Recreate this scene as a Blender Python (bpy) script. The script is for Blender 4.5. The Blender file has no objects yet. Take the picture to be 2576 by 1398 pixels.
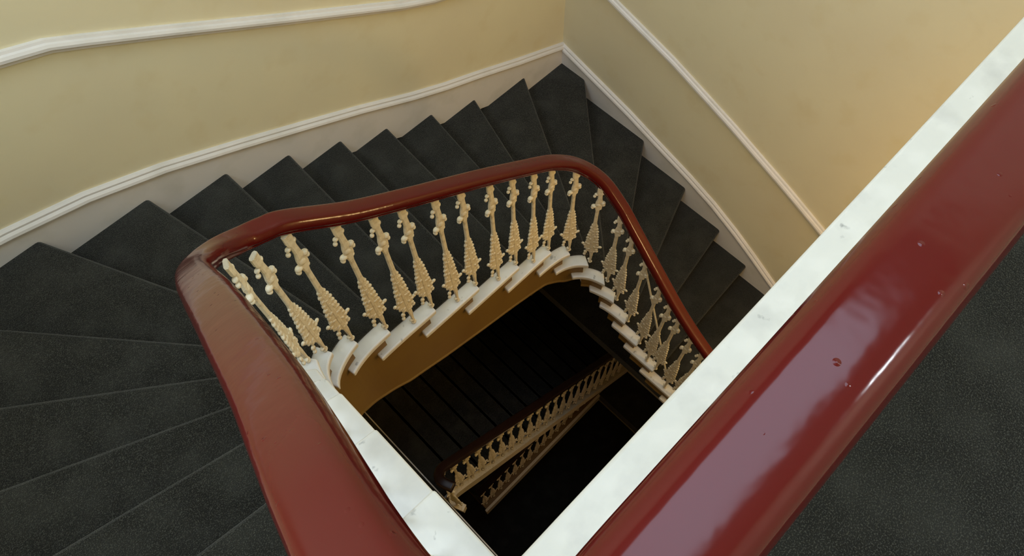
import bpy, bmesh, math, random
from mathutils import Vector, Matrix
random.seed(7)
sc = bpy.context.scene
C = sc.collection

# ------------------------------------------------------------------ camera
F_PX = 1787.1
cam_d = bpy.data.cameras.new('camera')
cam_d.sensor_fit = 'HORIZONTAL'; cam_d.sensor_width = 36.0
cam_d.lens = F_PX / 2576 * 36.0
cam_d.clip_start = 0.02; cam_d.clip_end = 60
cam = bpy.data.objects.new('camera', cam_d); C.objects.link(cam)
R = Matrix(((0.7088, 0.6409, -0.2945), (-0.7051, 0.6331, -0.3193), (-0.0182, 0.4340, 0.9007)))
cam.matrix_world = Matrix.Translation((-0.0406, -0.1108, 1.601)) @ R.to_quaternion().normalized().to_matrix().to_4x4()
sc.camera = cam

# ------------------------------------------------------------------ world, lights, exposure
w = bpy.data.worlds.new('world'); sc.world = w; w.use_nodes = True
w.node_tree.nodes['Background'].inputs[0].default_value = (0.55, 0.68, 0.9, 1)
w.node_tree.nodes['Background'].inputs[1].default_value = 0.6

def area(name, loc, sx, sy, power, col, target=None):
    d = bpy.data.lights.new(name, 'AREA'); d.shape = 'RECTANGLE'; d.size = sx; d.size_y = sy
    d.energy = power; d.color = col
    o = bpy.data.objects.new(name, d); C.objects.link(o); o.location = loc
    if target is not None:
        o.rotation_euler = (Vector(target) - Vector(loc)).to_track_quat('-Z', 'Y').to_euler()
    return o
def point(name, loc, power, col, rad=0.05):
    d = bpy.data.lights.new(name, 'POINT'); d.energy = power; d.color = col; d.shadow_soft_size = rad
    o = bpy.data.objects.new(name, d); C.objects.link(o); o.location = loc
    return o
SKX0, SKX1, SKY0, SKY1, CEIL = 0.30, 2.35, -0.65, 1.25, 4.3
area('skylight_light', ((SKX0+SKX1)/2, (SKY0+SKY1)/2, CEIL+0.12), SKX1-SKX0, SKY1-SKY0, 66, (0.64, 0.82, 1.0))
WNY0, WNY1, WNZ0, WNZ1 = 0.1, 1.9, 1.55, 3.35
area('added_side_light', (-1.27, (WNY0+WNY1)/2, (WNZ0+WNZ1)/2), WNY1-WNY0, WNZ1-WNZ0, 80, (0.76, 0.89, 1.0), target=(5, (WNY0+WNY1)/2, (WNZ0+WNZ1)/2))  # added light from an unseen window, brightens the walls and left rail
point('landing_lamp_light', (1.45, -1.2, 3.0), 20, (0.88, 0.94, 1.0), 0.08)
point('warm_lamp_light', (2.3, -0.9, 2.3), 1.8, (1.0, 0.66, 0.33), 0.05)
point('under_landing_lamp_light', (2.10, -1.15, -1.45), 34, (1.0, 0.66, 0.27), 0.20)
point('lower_lamp_light', (1.15, 0.15, -6.0), 2.6, (1.0, 0.60, 0.28), 0.06)
sc.view_settings.view_transform = 'Standard'
sc.view_settings.look = 'None'
sc.view_settings.exposure = 0.0
sc.view_settings.gamma = 1.0
sc.view_settings.use_curve_mapping = False

# ------------------------------------------------------------------ materials
def mat(name, base, rough=0.6, spec=0.5, noise=None, bump=None, coat=0.0, coat_rough=0.1):
    """noise = list of (scale, detail, lo, hi, colour) layered over the base; bump = (scale, strength, distance)"""
    m = bpy.data.materials.new(name); m.use_nodes = True
    nt = m.node_tree; b = nt.nodes['Principled BSDF']
    b.inputs['Roughness'].default_value = rough
    b.inputs['Specular IOR Level'].default_value = spec
    b.inputs['Coat Weight'].default_value = coat
    b.inputs['Coat Roughness'].default_value = coat_rough
    tc = nt.nodes.new('ShaderNodeTexCoord')
    col = None
    rgb = nt.nodes.new('ShaderNodeRGB'); rgb.outputs[0].default_value = (*base, 1); col = rgb.outputs[0]
    for (scale, detail, lo, hi, c) in (noise or []):
        n = nt.nodes.new('ShaderNodeTexNoise'); n.inputs['Scale'].default_value = scale; n.inputs['Detail'].default_value = detail
        nt.links.new(tc.outputs['Object'], n.inputs['Vector'])
        mr = nt.nodes.new('ShaderNodeMapRange'); mr.inputs['From Min'].default_value = lo; mr.inputs['From Max'].default_value = hi
        nt.links.new(n.outputs['Fac'], mr.inputs['Value'])
        mx = nt.nodes.new('ShaderNodeMix'); mx.data_type = 'RGBA'
        nt.links.new(mr.outputs['Result'], mx.inputs['Factor'])
        nt.links.new(col, mx.inputs['A']); mx.inputs['B'].default_value = (*c, 1)
        col = mx.outputs['Result']
    nt.links.new(col, b.inputs['Base Color'])
    if bump:
        n = nt.nodes.new('ShaderNodeTexNoise'); n.inputs['Scale'].default_value = bump[0]; n.inputs['Detail'].default_value = 3
        nt.links.new(tc.outputs['Object'], n.inputs['Vector'])
        bp = nt.nodes.new('ShaderNodeBump'); bp.inputs['Strength'].default_value = bump[1]; bp.inputs['Distance'].default_value = bump[2]
        nt.links.new(n.outputs['Fac'], bp.inputs['Height'])
        nt.links.new(bp.outputs['Normal'], b.inputs['Normal'])
        if coat: nt.links.new(bp.outputs['Normal'], b.inputs['Coat Normal'])
    return m

M_wall = mat('yellow_wall_paint', (0.82, 0.75, 0.53), 0.55, 0.35,
             noise=[(1.3, 3, 0.45, 0.75, (0.78, 0.70, 0.50)), (6, 4, 0.55, 0.8, (0.77, 0.68, 0.45))], bump=(30, 0.12, 0.004))
M_ceil = mat('darkened_ceiling_paint', (0.44, 0.40, 0.34), 0.8, 0.2)  # unseen ceiling, cream-grey and darkened to weaken its reflection in the rail
M_white = mat('white_gloss_paint', (0.83, 0.82, 0.80), 0.38, 0.5,
              noise=[(8, 5, 0.52, 0.75, (0.70, 0.69, 0.68)), (22, 4, 0.66, 0.74, (0.42, 0.42, 0.42))], bump=(25, 0.15, 0.003))
M_trim = mat('white_trim_paint', (0.80, 0.77, 0.76), 0.4, 0.5, noise=[(5, 4, 0.5, 0.8, (0.68, 0.66, 0.63))], bump=(40, 0.1, 0.002))
M_cream = mat('cream_iron_paint', (0.82, 0.74, 0.57), 0.45, 0.5, noise=[(60, 4, 0.5, 0.75, (0.62, 0.52, 0.36))], bump=(140, 0.5, 0.004))
M_ochre = mat('ochre_string_paint', (0.21, 0.125, 0.030), 0.5, 0.4, noise=[(4, 4, 0.45, 0.8, (0.18, 0.10, 0.024))])
M_rail = mat('oxblood_gloss_paint', (0.094, 0.0065, 0.0055), 0.12, 0.28,
             noise=[(5, 3, 0.5, 0.75, (0.085, 0.007, 0.007))], bump=(16, 0.16, 0.006), coat=0.0, coat_rough=0.05)
M_rail_dark = mat('shaded_rail_paint', (0.018, 0.007, 0.005), 0.35, 0.4, noise=[(6, 3, 0.5, 0.8, (0.012, 0.005, 0.004))])  # darker copy of the rail colour, with the well's shade put in
M_carpet = mat('charcoal_carpet', (0.020, 0.0195, 0.0175), 0.95, 0.1,
               noise=[(7, 4, 0.45, 0.72, (0.038, 0.038, 0.034)), (330, 2, 0.52, 0.66, (0.080, 0.080, 0.070))], bump=(300, 0.9, 0.006))

# small lumps in the rail's thick paint
_nt = M_rail.node_tree; _p = _nt.nodes['Principled BSDF']; _old = next(n for n in _nt.nodes if n.type == 'BUMP')
_v = _nt.nodes.new('ShaderNodeTexVoronoi'); _v.inputs['Scale'].default_value = 42
_nt.links.new(next(n for n in _nt.nodes if n.type == 'TEX_COORD').outputs['Object'], _v.inputs['Vector'])
_m = _nt.nodes.new('ShaderNodeMapRange'); _m.inputs['From Min'].default_value = 0.11; _m.inputs['From Max'].default_value = 0.02
_nt.links.new(_v.outputs['Distance'], _m.inputs['Value'])
_b2 = _nt.nodes.new('ShaderNodeBump'); _b2.inputs['Strength'].default_value = 0.5; _b2.inputs['Distance'].default_value = 0.0012
_nt.links.new(_m.outputs['Result'], _b2.inputs['Height']); _nt.links.new(_old.outputs['Normal'], _b2.inputs['Normal'])
_nt.links.new(_b2.outputs['Normal'], _p.inputs['Normal'])
_b = M_carpet.node_tree.nodes['Principled BSDF']
_b.inputs['Sheen Weight'].default_value = 0.30; _b.inputs['Sheen Roughness'].default_value = 0.35
_b.inputs['Sheen Tint'].default_value = (0.62, 0.62, 0.60, 1)

# ------------------------------------------------------------------ helpers
def obj(name, verts, faces, m, parent=None, smooth=False, bevel=0.0, seg=2, kind=None):
    me = bpy.data.meshes.new(name)
    me.from_pydata([tuple(v) for v in verts], [], faces); me.validate()
    bm = bmesh.new(); bm.from_mesh(me)
    bmesh.ops.recalc_face_normals(bm, faces=bm.faces); bm.to_mesh(me); bm.free()
    me.materials.append(m)
    if smooth:
        for p in me.polygons: p.use_smooth = True
    o = bpy.data.objects.new(name, me); C.objects.link(o)
    if parent is not None: o.parent = parent
    if bevel:
        b = o.modifiers.new('bevel', 'BEVEL'); b.width = bevel; b.segments = seg; b.limit_method = 'ANGLE'
        b.angle_limit = math.radians(40); b.harden_normals = False
    if kind: o['kind'] = kind
    return o
class MB:
    def __init__(s): s.v = []; s.f = []
    def add(s, verts, faces):
        n = len(s.v); s.v += [tuple(v) for v in verts]; s.f += [tuple(i+n for i in f) for f in faces]
    def box(s, x0, x1, y0, y1, z0, z1):
        s.add([(x, y, z) for z in (z0, z1) for y in (y0, y1) for x in (x0, x1)],
              [(0,1,3,2),(4,6,7,5),(0,4,5,1),(2,3,7,6),(0,2,6,4),(1,5,7,3)])
    def prism(s, poly, z0, z1):          # plan polygon extruded in z
        n = len(poly)
        s.add([(x, y, z0) for x, y in poly] + [(x, y, z1) for x, y in poly],
              [tuple(range(n)), tuple(range(2*n-1, n-1, -1))] + [(i, (i+1) % n, n+(i+1) % n, n+i) for i in range(n)])
    def loft(s, rings, closed=True, caps=True):
        n = len(rings[0]); base = [p for r in rings for p in r]; f = []
        for i in range(len(rings)-1):
            for j in range(n if closed else n-1):
                k = (j+1) % n; f.append((i*n+j, i*n+k, (i+1)*n+k, (i+1)*n+j))
        if caps: f += [tuple(range(n)), tuple(reversed(range((len(rings)-1)*n, len(rings)*n)))]
        s.add(base, f)
    def build(s, name, m, parent=None, **k): return obj(name, s.v, s.f, m, parent, **k)
def empty(name, loc, label, cat, group=None):
    o = bpy.data.objects.new(name, None); C.objects.link(o); o.location = loc
    o.empty_display_size = 0.1
    o['label'] = label; o['category'] = cat
    if group: o['group'] = group
    return o
def catmull(pts, n=12):
    pts = [Vector(p) for p in pts]; P = [2*pts[0]-pts[1]] + pts + [2*pts[-1]-pts[-2]]; out = []
    for i in range(1, len(P)-2):
        a, b, c, d = P[i-1:i+3]
        for k in range(n):
            t = k/n
            out.append(0.5*((2*b) + (c-a)*t + (2*a-5*b+4*c-d)*t*t + (3*b-a-3*c+d)*t**3))
    out.append(pts[-1]); return out
def sweep(path, prof, wf=None):
    rings = []
    for i, p in enumerate(path):
        T = (path[min(i+1, len(path)-1)] - path[max(i-1, 0)]).normalized()
        N = T.cross(Vector((0, 0, 1))).normalized(); U = N.cross(T)
        k = wf(p) if wf else 1.0
        rings.append([tuple(p + N*a*k + U*b) for a, b in prof])
    return rings

# ------------------------------------------------------------------ stair plan (metres, z = 0 on the first tread below the landing)
RISE = 0.17
W, D, XB, YB, XL, YF = 1.72, 1.135, 2.866, 2.385, -1.25, -1.70
LAND_Z = 0.17; LAND_Y = -0.027
NOS = {  # nosing line of each tread: inner end on the well edge, outer end on the wall
    0: ((0.0, 0.216), (XL, 0.25)), 1: ((0.0, 0.465), (XL, 0.59)), 2: ((0.0, 0.67), (XL, 0.935)),
    3: ((0.0, 0.81), (XL, 1.35)), 4: ((0.002, 0.93), (XL, 1.86)), 5: ((0.03, 1.035), (-1.105, YB)),
    6: ((0.095, 1.085), (-0.498, YB)), 7: ((0.205, 1.125), (-0.054, YB)), 8: ((0.356, D), (0.312, YB)),
    9: ((0.606, D), (0.641, YB)), 10: ((0.881, D), (0.946, YB)), 11: ((1.170, D), (1.254, YB)),
    12: ((1.427, D-.004), (1.592, YB)), 13: ((1.566, 1.100), (1.958, YB)), 14: ((1.659, 1.016), (2.437, YB)),
    15: ((1.702, 0.898), (XB, 2.163)), 16: ((1.716, 0.811), (XB, 1.545)), 17: ((W, 0.690), (XB, 1.107)),
    18: ((W, 0.555), (XB, 0.734)), 19: ((W, 0.373), (XB, 0.431)), 20: ((W, 0.150), (XB, 0.150)),
    21: ((W, -0.10), (XB, -0.10))}
edge = catmull([(0, -0.4, 0), (0, 0.216, 0), (0, 0.465, 0), (0, 0.67, 0), (0, 0.81, 0), (0.002, 0.93, 0), (0.03, 1.035, 0), (0.095, 1.09, 0),
                (0.205, 1.125, 0), (0.356, D, 0), (0.606, D, 0), (0.881, D, 0), (1.17, D, 0), (1.427, D-.004, 0), (1.566, 1.10, 0),
                (1.659, 1.016, 0), (1.702, 0.898, 0), (1.716, 0.811, 0), (W, 0.69, 0), (W, 0.555, 0), (W, 0.373, 0), (W, 0.15, 0), (W, -0.10, 0), (W, -0.4, 0)], 10)
arc = [0.0]
for a, b in zip(edge, edge[1:]): arc.append(arc[-1] + (b-a).length)
def eat(s, off=0.0):
    """point on the well edge at arc length s, moved `off` away from the well"""
    s = max(0.0, min(arc[-1]-1e-6, s)); i = 0
    while arc[i+1] < s: i += 1
    t = (s-arc[i])/(arc[i+1]-arc[i]); p = edge[i].lerp(edge[i+1], t)
    a = edge[max(i-2, 0)]; b = edge[min(i+3, len(edge)-1)]; T = (b-a).normalized()
    return Vector((p.x - T.y*off, p.y + T.x*off, 0))
def s_of(pt):
    best = min(range(len(edge)), key=lambda i: (edge[i]-Vector((pt[0], pt[1], 0))).length); return arc[best]
S = {n: s_of(NOS[n][0]) for n in NOS}; S[-1] = arc[0] + 0.373
NOS[-1] = ((0.0, LAND_Y), (XL, LAND_Y))
# the wall as a path, for the outer ends
def wall_between(a, b):
    """corner points of the wall path passed between outer nosing points a and b (a above b)"""
    out = []
    if a[0] <= XL+1e-6 and b[1] >= YB-1e-6: out.append((XL, YB))
    if a[1] >= YB-1e-6 and b[0] >= XB-1e-6: out.append((XB, YB))
    return out
def back(n, d, inner_off=0.0, side_in=None):
    """nosing line n moved d metres towards the upstairs side; returns (inner, outer)"""
    i = Vector((*NOS[n][0], 0)); o = Vector((*NOS[n][1], 0)); T = (o-i).normalized()
    nrm = Vector((T.y, -T.x, 0))
    return i, o, T, nrm      # -nrm is filled by the callers

# ------------------------------------------------------------------ room shell (structure)
FLOOR_Z = -8.9
def shell_wall(name, x0, x1, y0, y1, z0=FLOOR_Z-0.2, z1=CEIL+0.25):
    b = MB(); b.box(x0, x1, y0, y1, z0, z1); return b.build(name, M_wall, kind='structure')
T_ = 0.15
shell_wall('wall_back', XL-T_, XB+T_, YB, YB+T_)
shell_wall('wall_right', XB, XB+T_, YF, YB)
shell_wall('wall_front', XL-T_, XB+T_, YF-T_, YF)
b = MB(); z0, z1 = FLOOR_Z-0.2, CEIL+0.25
b.box(XL-T_, XL, YF, WNY0, z0, z1); b.box(XL-T_, XL, WNY1, YB, z0, z1); b.box(XL-T_, XL, WNY0, WNY1, z0, WNZ0); b.box(XL-T_, XL, WNY0, WNY1, WNZ1, z1)
b.build('wall_left', M_wall, kind='structure')
b = MB(); b.box(XL, XB, YF, YB, FLOOR_Z-0.2, FLOOR_Z); b.build('floor', M_carpet, kind='structure')
b = MB()
b.box(XL, SKX0, YF, YB, CEIL, CEIL+0.2); b.box(SKX1, XB, YF, YB, CEIL, CEIL+0.2)
b.box(SKX0, SKX1, YF, SKY0, CEIL, CEIL+0.2); b.box(SKX0, SKX1, SKY1, YB, CEIL, CEIL+0.2)
b.build('ceiling', M_ceil, kind='structure')
b = MB()
for (x0, x1, y0, y1) in ((SKX0-.06, SKX0, SKY0-.06, SKY1+.06), (SKX1, SKX1+.06, SKY0-.06, SKY1+.06),
                         (SKX0, SKX1, SKY0-.06, SKY0), (SKX0, SKX1, SKY1, SKY1+.06)):
    b.box(x0, x1, y0, y1, CEIL-0.03, CEIL)
b.build('window_1', M_trim, kind='structure', bevel=0.004)
b = MB()
for (y0, y1, z0, z1) in ((WNY0-.07, WNY0, WNZ0-.07, WNZ1+.07), (WNY1, WNY1+.07, WNZ0-.07, WNZ1+.07), (WNY0, WNY1, WNZ0-.07, WNZ0), (WNY0, WNY1, WNZ1, WNZ1+.07),
                         (WNY0, WNY1, (WNZ0+WNZ1)/2-.02, (WNZ0+WNZ1)/2+.02), ((WNY0+WNY1)/2-.02, (WNY0+WNY1)/2+.02, WNZ0, WNZ1)):
    b.box(XL, XL+.03, y0, y1, z0, z1)
b.build('added_window_2', M_trim, kind='structure', bevel=0.004)  # unseen window frame, added to go with the extra side light

# skirting and dado boards: polylines on a wall, extruded off it
def board(name, pts, wall, prof, kind='structure'):
    """pts (u, ztop) along a wall; prof = [(depth, dz)] cross-section, depth off the wall"""
    rings = []
    for u, z in pts:
        if wall == 'back': rings.append([(u, YB-d, z+dz) for d, dz in prof])
        elif wall == 'right': rings.append([(XB-d, u, z+dz) for d, dz in prof])
        else: rings.append([(XL+d, u, z+dz) for d, dz in prof])
    b = MB(); b.loft(rings); return b.build(name, M_trim, kind=kind)
SK_P = [(0.0, 0.0), (0.012, 0.0), (0.020, -0.008), (0.020, -0.018), (0.030, -0.028), (0.034, -0.040), (0.030, -0.052), (0.020, -0.058), (0.018, -0.36), (0.0, -0.36)]
back_sk = [(-1.25, -0.74), (-0.9, -0.795), (-0.529, -0.862), (-0.217, -0.936), (0.108, -1.055), (0.472, -1.225), (0.8, -1.385), (1.14, -1.553), (1.5, -1.745), (1.75, -1.865), (2.027, -1.982), (2.4, -2.15), (XB-.0, -2.345)]
board('baseboard_back', back_sk, 'back', SK_P)
right_sk = [(YB, -2.345), (2.044, -2.436), (1.70, -2.525), (1.442, -2.609), (1.10, -2.715), (0.842, -2.811), (0.60, -2.93), (0.40, -3.045), (0.197, -3.17), (-0.1, -3.35), (-0.5, -3.6)]
board('baseboard_right', right_sk, 'right', SK_P)
left_sk = [(YF, 0.34), (-0.03, 0.34), (0.25, 0.21), (0.59, 0.03), (0.935, -0.14), (1.35, -0.33), (1.86, -0.53), (YB, -0.74)]
board('baseboard_left', left_sk, 'left', SK_P)
DA_P = [(0.0, 0.0), (0.014, 0.0), (0.018, -0.010), (0.026, -0.014), (0.032, -0.024), (0.032, -0.036), (0.024, -0.044), (0.016, -0.048), (0.014, -0.062), (0.0, -0.062)]
board('trim_1', [(-1.25, 0.12), (-0.5, -0.075), (-0.073, -0.208), (0.06, -0.250), (0.177, -0.312), (0.435, -0.455), (0.912, -0.724), (1.539, -1.070), (1.75, -1.17), (2.2, -1.325), (XB, -1.545)], 'back', DA_P)
board('trim_2', [(YB, -1.545), (1.95, -1.675), (1.452, -1.812), (0.931, -1.995), (0.437, -2.190), (0.132, -2.322), (-0.4, -2.62)], 'right', DA_P)

# ------------------------------------------------------------------ main staircase
stair = empty('staircase', (0.86, D, -2.0), 'winding charcoal-carpeted staircase with white tread ends, descending from the landing around the open well', 'staircase')
def P3(x, y, z): return (x-stair.location.x, y-stair.location.y, z-stair.location.z)
SLAB = 0.036; MARG = 0.072; REC = 0.035
def line_dirs(n):
    i = Vector((*NOS[n][0], 0)); o = Vector((*NOS[n][1], 0)); T = (o-i).normalized()
    up = Vector((-T.y, T.x, 0))
    # point 'up' towards the previous tread
    j = Vector((*NOS[n-1][1], 0)) if n-1 in NOS else o + Vector((0, -1, 0))
    if up.dot(j-o) < 0: up = -up
    if n <= 0: up = Vector((0, -1, 0))
    return i, o, T, up
def clampw(x, y): return (min(max(x, XL+.001), XB-.001), min(y, YB-.001))
def s_near(q):
    best = (9, 0)
    for i, (a, c) in enumerate(zip(edge, edge[1:])):
        d = c-a; t = max(0, min(1, (Vector((q.x, q.y, 0))-a).dot(d)/d.length_squared)); e = (Vector((q.x, q.y, 0))-a-d*t).length
        if e < best[0]: best = (e, arc[i]+t*d.length)
    return best
def in_pt(n, off):
    i = Vector((*NOS[n][0], 0)); T = (Vector((*NOS[n][1], 0))-i).normalized(); t = off
    for _ in range(12):
        q = i+T*t; t += off - s_near(q)[0]
    return i+T*t
def on_edge_line(n, shift, off):
    """inner end of nosing line n shifted uphill by `shift`, at `off` from the well edge"""
    return eat(S[n]-shift, off)
for n in range(0, 22):
    z = -n*RISE
    i0, o0, T0, up0 = line_dirs(n)
    _, o1, T1, up1 = line_dirs(n-1) if n-1 >= 0 else (None, Vector((XL, LAND_Y, 0)), Vector((-1, 0, 0)), Vector((0, -1, 0)))
    o1 = Vector((*NOS[n-1][1], 0))
    # --- slab (the stone tread): inner edge follows the well, runs 9 cm under the tread above
    s0, s1 = S[n-1]-0.095, S[n]
    k = 10
    inner = [eat(s0 + (s1-s0)*t/k, 0.0) for t in range(k+1)]
    nose_o = o0 + up0*0.0
    rear_o = o1 + up1*0.03
    poly = [(p.x, p.y) for p in inner] + [(nose_o.x, nose_o.y)]
    poly += [c for c in reversed(wall_between(NOS[n-1][1], NOS[n][1]))] + [(rear_o.x, rear_o.y)]
    b = MB(); b.prism([P3(*clampw(x, y), 0)[:2] for x, y in poly], z-SLAB-stair.location.z, z-stair.location.z)
    step = b.build('step', M_white, stair, bevel=0.008, seg=3)
    # --- riser block, a sub-part of the step, set back under the nosing
    rin = [eat(S[n-1]-0.03 + (S[n]-0.03-S[n-1]+0.03)*t/k, REC+0.012) for t in range(k+1)]
    ro0 = o0 + up0*0.028; ro1 = o1 + up1*0.02
    poly = [(p.x, p.y) for p in rin] + [(ro0.x, ro0.y)] + [c for c in reversed(wall_between(NOS[n-1][1], NOS[n][1]))] + [(ro1.x, ro1.y)]
    b = MB(); b.prism([P3(*clampw(x, y), 0)[:2] for x, y in poly], z-RISE+0.0-stair.location.z, z-SLAB+0.001-stair.location.z)
    b.build('riser', M_white, step)
    # --- carpet: tread sheet + rolled nosing + riser sheet
    th = 0.012
    MG = MARG if n > 4 else 0.125
    sb = s_near(in_pt(n, MG))[1]; sa = s_near(in_pt(n-1, MG) + up1*0.02)[1]
    cin = [eat(sa + (sb-sa)*t/k, MG) for t in range(k+1)]; cin[-1] = in_pt(n, MG)
    dirn = (o0 - cin[-1]).normalized()
    rr = o1 + up1*0.02
    sh = 0.006                                     # carpet lip sits just ahead of the slab nose
    f_in, f_out = cin[-1] + up0*sh*0.0, o0
    poly = [(p.x, p.y) for p in cin] + [(f_out.x, f_out.y)] + [c for c in reversed(wall_between(NOS[n-1][1], NOS[n][1]))] + [(rr.x, rr.y)]
    poly = [P3(*clampw(x, y), 0)[:2] for x, y in poly]
    b = MB(); b.prism(poly, z-0.002-stair.location.z, z+th-stair.location.z)
    prof = [(-0.016, th-.006), (-0.001, th-0.0012)]
    for a in range(1, 9):
        t = math.radians(a*180/9); prof.append((0.0+0.020*math.sin(t), -0.012+0.024*math.cos(t)))
    prof += [(0.0, -0.040), (-0.018, -0.044), (-0.018, -RISE+0.006), (-0.032, -RISE+0.006), (-0.032, -0.030), (-0.015, -0.024)]
    rings = []
    for q in (f_in, f_out):
        rings.append([P3(*clampw(q.x - up0.x*a, q.y - up0.y*a), z+zz) for a, zz in prof])
    m_ = 6
    full = []
    for t in range(m_+1):
        full.append([tuple(Vector(rings[0][j]).lerp(Vector(rings[1][j]), t/m_)) for j in range(len(prof))])
    b.loft(full)
    c_ = b.build('carpet', M_carpet, step)
    c_['label'] = 'charcoal carpet'

# the painted string below the tread ends, facing the well
def nose_z(s):
    ks = sorted(S)
    for a, c in zip(ks, ks[1:]):
        if S[a] <= s <= S[c]: return (-a - (s-S[a])/(S[c]-S[a])*(c-a))*RISE
    return -ks[-1]*RISE if s > S[ks[-1]] else LAND_Z
rings = []
s = S[-1]
stops = sorted(set([S[-1]+ (S[21]-S[-1])*t/160 for t in range(161)] + [S[n]-0.031 for n in range(0, 22)] + [S[n]-0.029 for n in range(0, 22)]))
for s in stops:
    n = next((k for k in range(0, 22) if s < S[k]-0.03), 21)
    top = -n*RISE - SLAB*0.5
    nz = nose_z(s)
    x = eat(s).x; y = eat(s).y
    # depth of the string below the nosing line: deep under the back flight, shallow elsewhere
    if s < S[5]: dep = 0.42 + 0.40*max(0, (s-S[2])/(S[5]-S[2]))
    elif s < S[13]: dep = 0.88 - (0.88-0.45)*(s-S[5])/(S[13]-S[5])
    elif s < S[16]: dep = 0.45 - 0.20*min(1, (s-S[13])/(S[14]-S[13]))
    else: dep = 0.25
    low = nz - dep
    low = min(low, top-RISE-0.01) if s < S[14] else top-RISE-0.004
    a, c = eat(s, REC), eat(s, REC+0.03)
    rings.append([P3(a.x, a.y, top), P3(a.x, a.y, low+0.02), P3(eat(s, REC-.006).x, eat(s, REC-.006).y, low+0.012), P3(eat(s, REC-.006).x, eat(s, REC-.006).y, low), P3(c.x, c.y, low), P3(c.x, c.y, top)])
b = MB(); b.loft(rings)
st = b.build('outer_string', M_ochre, stair); st['label'] = 'ochre painted string under the white tread ends'

# sloping soffit under the flights
rings = []
for n in range(0, 22):
    for fr in (0.0, 0.5):
        if n == 21 and fr: continue
        a = Vector((*NOS[n][0], 0)).lerp(Vector((*NOS[min(n+1, 21)][0], 0)), fr); o = Vector((*NOS[n][1], 0)).lerp(Vector((*NOS[min(n+1, 21)][1], 0)), fr)
        if n == 4 and fr: o = Vector((XL, YB, 0))
        if n == 14 and fr: o = Vector((XB, YB, 0))
        q = eat(s_of((a.x, a.y)), REC+0.02); zz = -(n+fr)*RISE - 0.25
        rings.append([P3(q.x, q.y, zz), P3(*clampw(o.x, o.y), zz), P3(*clampw(o.x, o.y), zz-0.05), P3(q.x, q.y, zz-0.05)])
b = MB(); b.loft(rings); b.build('soffit', M_ochre, stair)

# ------------------------------------------------------------------ upper landing
land = empty('landing', (0.8, -0.9, LAND_Z), 'upper landing floor with speckled charcoal carpet and a white painted edge along the well', 'landing')
def PL(x, y, z): return (x-land.location.x, y-land.location.y, z-land.location.z)
b = MB()
v0 = PL(XL+.002, YF+.002, LAND_Z-0.22); v1 = PL(XB-.002, LAND_Y, LAND_Z)
b.box(v0[0], v1[0], v0[1], v1[1], v0[2], v1[2])
b.build('slab', M_white, land, bevel=0.008, seg=3)
b = MB()
v0 = PL(0.0-0.125, YF+.035, LAND_Z-0.004); v1 = PL(XB-.002, LAND_Y-0.140, LAND_Z+0.012)
b.box(v0[0], v1[0], v0[1], v1[1], v0[2], v1[2])
v0 = PL(XL+.002, YF+.035, LAND_Z-0.004); v1 = PL(-0.125, LAND_Y+0.006, LAND_Z+0.012)
b.box(v0[0], v1[0], v0[1], v1[1], v0[2], v1[2])
v0 = PL(XL+.002, LAND_Y+0.001, LAND_Z-RISE+0.004); v1 = PL(-0.125, LAND_Y+0.012, LAND_Z+0.006)
b.box(v0[0], v1[0], v0[1], v1[1], v0[2], v1[2])
c_ = b.build('carpet', M_carpet, land, bevel=0.005); c_['label'] = 'speckled charcoal carpet'

# ------------------------------------------------------------------ cast iron baluster (unit height 1 for the ornament, shared mesh)
def ico(rad=1.0):
    bm = bmesh.new(); bmesh.ops.create_icosphere(bm, subdivisions=2, radius=rad)
    v = [x.co.copy() for x in bm.verts]; f = [tuple(q.index for q in x.verts) for x in bm.faces]; bm.free(); return v, f
IV, IF = ico()
def blob(b, x, z, rx, rz, ry=0.009, rot=0.0, y=0.0):
    c, s_ = math.cos(rot), math.sin(rot)
    b.add([(x + v.x*rx*c - v.z*rz*s_, y + v.y*ry, z + v.x*rx*s_ + v.z*rz*c) for v in IV], IF)
def bar(b, pts, ry=0.006):
    """flat tapered bar: pts = (x, z, half width)"""
    rings = []
    for x, z, hw in pts:
        rings.append([(x-hw, -ry*.55, z), (x-hw*.6, -ry, z), (x+hw*.6, -ry, z), (x+hw, -ry*.55, z), (x+hw, ry*.55, z), (x+hw*.6, ry, z), (x-hw*.6, ry, z), (x-hw, ry*.55, z)])
    b.loft(rings)
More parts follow.
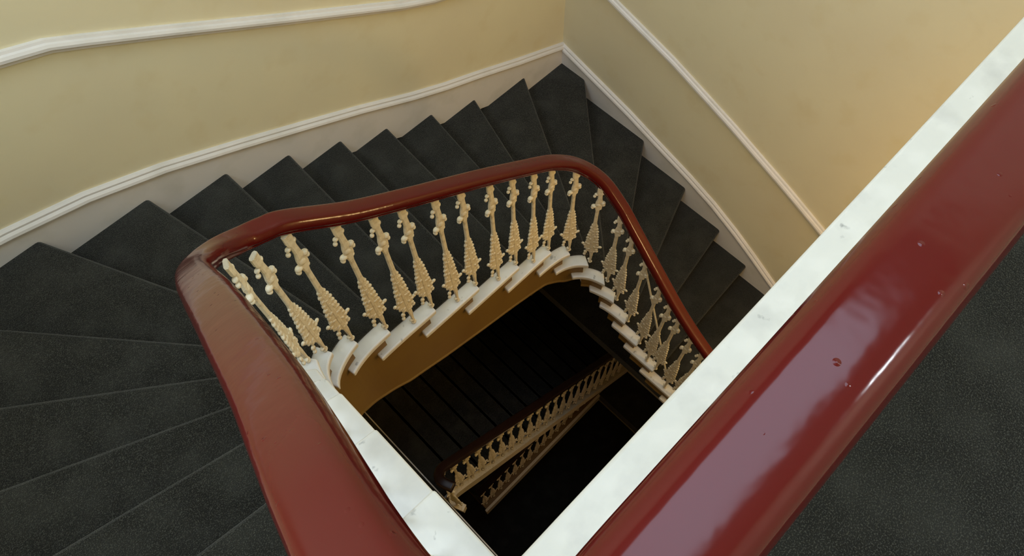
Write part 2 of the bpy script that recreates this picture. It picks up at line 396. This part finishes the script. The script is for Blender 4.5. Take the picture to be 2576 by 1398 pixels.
def baluster_mesh(name, H):
    b = MB()
    z = lambda t: H*(1-t)          # t measured down from the handrail
    # continuous core
    bar(b, [(0, z(0), .017), (0, z(.05), .017), (.002, z(.08), .012), (.004, z(.13), .013), (.004, z(.17), .020), (.002, z(.22), .020), (0, z(.25), .012),
            (0, z(.27), .0095), (0, z(.42), .0105), (0, z(.44), .012), (0, z(.60), .010), (.002, z(.79), .010), (.006, z(.84), .012), (.008, z(.88), .010), (.008, z(.94), .0065), (.008, z(1.0), .0075)], .0078)
    # crowning scroll and knobs
    blob(b, -.019, z(.075), .011, .009); blob(b, -.027, z(.100), .009, .010, .008); blob(b, .012, z(.055), .012, .012)
    blob(b, .022, z(.165), .016, .013, .012); blob(b, .028, z(.185), .010, .010, .011); blob(b, -.022, z(.215), .016, .013, .012); blob(b, -.029, z(.232), .010, .010, .011)
    blob(b, 0, z(.19), .018, .024, .012); blob(b, .012, z(.235), .010, .009, .009)
    blob(b, 0, z(.955), .012, .006, .009); blob(b, .008, z(.99), .014, .008, .011)
    # leafy panel: a flat plate with lobed edges and low raised leaves
    rr = random.Random(3)
    prof = [(.435, .013), (.46, .020), (.50, .021), (.54, .026), (.58, .027), (.62, .033), (.66, .035), (.70, .042), (.74, .046), (.77, .044), (.80, .034), (.825, .022), (.85, .011)]
    bar(b, [(.003 if t > .8 else 0, z(t), hw-.003) for t, hw in prof], .0056)
    for k in range(11):
        t = .452 + k*.0365
        hw = next(a[1] + (c[1]-a[1])*(t-a[0])/(c[0]-a[0]) for a, c in zip(prof, prof[1:]) if a[0] <= t <= c[0])
        for sgn in (-1, 1):
            e = rr.uniform(-.0045, .0025)
            blob(b, sgn*(hw-.008+e), z(t + (.014 if sgn > 0 else 0)), rr.uniform(.009, .012), rr.uniform(.012, .017), .0075, sgn*rr.uniform(.2, 1.2))
        blob(b, rr.uniform(-.45, .45)*hw, z(t+.01), rr.uniform(.007, .011), rr.uniform(.012, .022), .0098, rr.uniform(-1.2, 1.2))
    blob(b, -.052, z(.725), .010, .010, .007); blob(b, .052, z(.757), .012, .010, .007)
    blob(b, -.030, z(.850), .011, .018, .007, .2); blob(b, -.034, z(.885), .010, .011, .008)
    blob(b, .036, z(.825), .011, .011, .007)
    me = bpy.data.meshes.new(name); me.from_pydata(b.v, [], b.f)
    bm = bmesh.new(); bm.from_mesh(me); bmesh.ops.recalc_face_normals(bm, faces=bm.faces); bm.to_mesh(me); bm.free()
    me.materials.append(M_cream)
    for p in me.polygons: p.use_smooth = len(p.vertices) == 3
    return me
BAL_H = 0.90
BAL = baluster_mesh('baluster', BAL_H)

RAIL_P = [(0, .031), (.009, .03085), (.017, .0304), (.0235, .0292), (.0285, .0265), (.0315, .0215), (.035, .014), (.037, .004), (.0365, -.005), (.034, -.011), (.030, -.0125), (.0315, -.018), (.029, -.026), (.020, -.030), (0, -.031)]
RAIL_P = RAIL_P + [(-a, c) for a, c in reversed(RAIL_P[1:-1])]
bal = empty('stair_balustrade', (0.86, D, -1.0), 'glossy oxblood handrail on cream cast iron balusters, running along the landing and round the well', 'stair railing')
def PB(v): return (v[0]-bal.location.x, v[1]-bal.location.y, v[2]-bal.location.z)
rail_pts = [(2.80, -.144, 1.180), (1.8, -.144, 1.180), (0.9, -.144, 1.180), (0.45, -.144, 1.180), (0.15, -.144, 1.180), (0.03, -.144, 1.180), (-.045, -.144, 1.180), (-.078, -.134, 1.180), (-.089, -.105, 1.180), (-.090, -.05, 1.172),
            (-.084, .02, 1.128), (-.078, .10, 1.055), (-.073, .20, .952), (-.071, .35, .795), (-.070, .5, .634), (-.071, .65, .468), (-.073, .8, .300), (-.071, .92, .160), (-.060, 1.01, .050), (-.026, 1.088, -.050), (.024, 1.142, -.130), (.090, 1.172, -.196), (.150, 1.177, -.226),
            (.216, 1.176, -.262), (.414, 1.176, -.440), (.629, 1.176, -.600), (.82, 1.176, -.735), (1.01, 1.176, -.870), (1.25, 1.176, -1.050), (1.44, 1.170, -1.195), (1.59, 1.140, -1.345), (1.695, 1.060, -1.500), (1.742, .945, -1.665),
            (1.757, .82, -1.825), (1.760, .651, -2.010), (1.760, .45, -2.215), (1.760, .30, -2.345), (1.760, .149, -2.455), (1.760, -.2, -2.69)]
path = catmull(rail_pts, 8)
def rail_w(p):                      # the carved rail swells a little down the left flight
    if p.x > .10 or p.y < -.139: return 1.0
    if p.y < 0: return 1.0 - 0.10*(p.y+.139)/.139
    return 0.90 + 0.26*max(0, min(1, p.y/0.6)) - 0.18*max(0, min(1, (p.y-.80)/.30))
b = MB(); b.loft([[PB(v) for v in r] for r in sweep(path, RAIL_P, rail_w)])
hr = b.build('handrail', M_rail, bal, smooth=True); hr['label'] = 'glossy oxblood handrail'
b = MB(); b.loft([[PB(v) for v in r] for r in sweep([p - Vector((0, 0, .034)) for p in path], [(-.014, .004), (.014, .004), (.014, -.004), (-.014, -.004)])])
b.build('core_rail', M_cream, bal)

def rail_z(x, y):
    q = min(path, key=lambda p: (p.x-x)**2 + (p.y-y)**2); return q.z
def place_bal(x, y, z, ang, H, root=bal, mesh=BAL, name='baluster'):
    o = bpy.data.objects.new(name, mesh); C.objects.link(o); o.parent = root
    o.location = (x-root.location.x, y-root.location.y, z-root.location.z)
    o.rotation_euler = (0, 0, ang); o.scale = (1, 1, H/BAL_H); return o
def stair_bal(n, s, off=0.034):
    p = eat(s, off); a, c = eat(s-.02), eat(s+.02); ang = math.atan2(c.y-a.y, c.x-a.x)
    z = -n*RISE
    place_bal(p.x, p.y, z+.002, ang, rail_z(p.x, p.y)-0.040-z-.002)
for n in range(0, 21):
    g = S[n]-S[n-1]
    of = .100 if n <= 1 else (.078 if n <= 4 else .030)
    stair_bal(n, S[n]-0.008, of)
    if g > 0.2 or n in (19, 20): stair_bal(n, S[n]-0.008-g*0.46, of)
x = 0.02
while x < 2.80:
    place_bal(x, -.144, LAND_Z+.001, 0, 1.180-.040-LAND_Z-.001); x += 0.126
# thin tie rod bracing the right-hand flight
def rod(name, a, c, r, m, root):
    a, c = Vector(a), Vector(c); T = (c-a).normalized(); N = T.cross(Vector((0, 0, 1))).normalized(); U = N.cross(T); rings = []
    for p in (a, c): rings.append([tuple(p + N*r*math.cos(k*math.pi/4) + U*r*math.sin(k*math.pi/4) - root.location) for k in range(8)])
    b = MB(); b.loft(rings); return b.build(name, m, root, smooth=False)
rod('tie_rod', (1.752, .760, -1.905), (1.752, .262, -3.238), .0065, M_cream, bal)

# ------------------------------------------------------------------ storey below, seen down the well
L_Y = 0.95; LX0, LZ0, PITCH = 0.162, -4.215, 0.86
low_land = empty('landing', (-0.5, 0, -4.0), 'dark carpeted landing floor of the storey below, deep down the well', 'landing')
def lowbox(root, name, m, x0, x1, y0, y1, z0, z1, bm_=None, **k):
    b = bm_ or MB(); l = root.location; b.box(x0-l.x, x1-l.x, y0-l.y, y1-l.y, z0-l.z, z1-l.z)
    return b.build(name, m, root, **k)
lowbox(low_land, 'slab', M_white, XL+.002, LX0-0.04, YF+.002, YB-.002, -4.36, -4.20)
lowbox(low_land, 'carpet', M_carpet, XL+.002, LX0-0.05, YF+.002, YB-.002, -4.20, -4.186)
arr = empty('landing', (2.3, -1, -3.74), 'dark carpeted arrival landing at the foot of the right-hand flight, under the upper landing', 'landing')
lowbox(arr, 'slab', M_white, 0.2, XB-.002, YF+.002, -0.32, -3.95, -3.754)
lowbox(arr, 'carpet', M_carpet, 0.2, XB-.002, YF+.002, -0.32, -3.754, -3.74)
flight = empty('staircase', (1.2, L_Y, -5.2), 'dark lower flight of carpeted stairs with a cream sloping string, far down the well', 'staircase')
fl = flight.location
go = RISE/PITCH
for k in range(14):
    x0 = LX0 - 0.04 + go*k; z = -4.2 - RISE*(k+1)
    x1 = min(x0+go+.02, XB-.002)
    stp = lowbox(flight, 'step', M_white, x0, x1, L_Y+.035, YB-.002, z-.10, z-.012)
    lowbox(flight, 'carpet', M_carpet, x0, x1, L_Y+.05, YB-.002, z-.012, z)
    bpy.data.objects  # keep
    c2 = MB(); c2.box(x1-.035-fl.x, x1-.012-fl.x, L_Y+.05-fl.y, YB-.002-fl.y, z-RISE-fl.z, z-fl.z)
    c2.build('riser', M_carpet, stp)
def slope_path(dz, x1=XB-.03, y=L_Y):
    pts = [(LX0+.02, y-.16, LZ0+dz+.01), (LX0-.01, y-.07, LZ0+dz+.01), (LX0+.03, y-.01, LZ0+dz-.02), (LX0+.13, y, LZ0+dz-.10)]
    xx = LX0+.35
    while xx < x1: pts.append((xx, y, LZ0+dz-PITCH*(xx-LX0))); xx += .35
    pts.append((x1, y, LZ0+dz-PITCH*(x1-LX0))); return catmull(pts, 6)
sp = slope_path(0.0)
b = MB(); b.loft([[tuple(Vector(v)-fl) for v in r] for r in sweep(sp, [(-.028, 0), (.028, 0), (.028, -.035), (.020, -.045), (.020, -.16), (-.020, -.16), (-.020, -.045), (-.028, -.035)])])
s_ = b.build('outer_string', M_cream, flight); s_['label'] = 'pale cream sloping string'
lbal = empty('stair_balustrade', (1.2, L_Y, -4.7), 'dim lower row of cream iron balusters on a sloping string, seen through the well opening', 'stair railing')
rp = slope_path(0.95)
ll = lbal.location
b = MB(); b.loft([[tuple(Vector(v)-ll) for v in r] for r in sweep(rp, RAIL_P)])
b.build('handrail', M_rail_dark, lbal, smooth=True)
def path_pts(pth, start, step):
    out = []; acc = 0; nxt = start
    for a, c in zip(pth, pth[1:]):
        d = Vector((c.x-a.x, c.y-a.y)).length
        while acc + d >= nxt:
            t = (nxt-acc)/d; out.append((a.lerp(c, t), math.atan2(c.y-a.y, c.x-a.x))); nxt += step
        acc += d
    return out
for q, ang in path_pts(sp, .05, .112):
    if q.x < 2.6: place_bal(q.x, q.y, q.z+.016, ang, 0.895, lbal)
added_floor = empty('landing', (2.4, 1.0, -4.2), 'dark carpeted passage floor added along the right wall below to keep the well dark', 'landing')  # added floor, covers the lit wall so this side stays dark
lowbox(added_floor, 'slab', M_carpet, 1.99, XB-.002, -.31, YB-.002, -4.36, -4.20)  # carpet colour here keeps the added floor's edge dark
lowbox(added_floor, 'carpet', M_carpet, 1.97, XB-.002, -.31, YB-.002, -4.36+.16, -4.186)
# lowest balcony edge
LB_Y, LB_Z = 1.06, -7.0
bal_land = empty('landing', (1.6, 1.7, LB_Z), 'lowest dark landing with an ochre edge, at the bottom of the well', 'landing')
lowbox(bal_land, 'slab', M_ochre, .46, XB-.002, LB_Y-.02, YB-.002, LB_Z-.16, LB_Z)
lb = MB(); l_ = bal_land.location; lb.box(2.40-l_.x, XB-.002-l_.x, YF+.002-l_.y, LB_Y-.03-l_.y, -.16, .012); lb.build('infill', M_carpet, bal_land)  # added dark floor piece, keeps the lit lower wall out of view
lowbox(bal_land, 'carpet', M_carpet, .46, XB-.002, LB_Y+.06, YB-.002, LB_Z, LB_Z+.012)
lowbox(bal_land, 'edge_board', M_cream, .44, XB-.002, LB_Y-.05, LB_Y-.021, LB_Z-.20, LB_Z+.0)
bb = empty('stair_balustrade', (1.6, LB_Y, LB_Z), 'lowest golden row of iron balusters on a level landing edge, below the sloping row', 'stair railing')
x = .50
while x < 2.7:
    place_bal(x, LB_Y+.02, LB_Z+.002, 0, .915, bb); x += .12
rod('core_rail', (.47, LB_Y+.02, LB_Z+.93), (2.75, LB_Y+.02, LB_Z+.93), .012, M_cream, bb)
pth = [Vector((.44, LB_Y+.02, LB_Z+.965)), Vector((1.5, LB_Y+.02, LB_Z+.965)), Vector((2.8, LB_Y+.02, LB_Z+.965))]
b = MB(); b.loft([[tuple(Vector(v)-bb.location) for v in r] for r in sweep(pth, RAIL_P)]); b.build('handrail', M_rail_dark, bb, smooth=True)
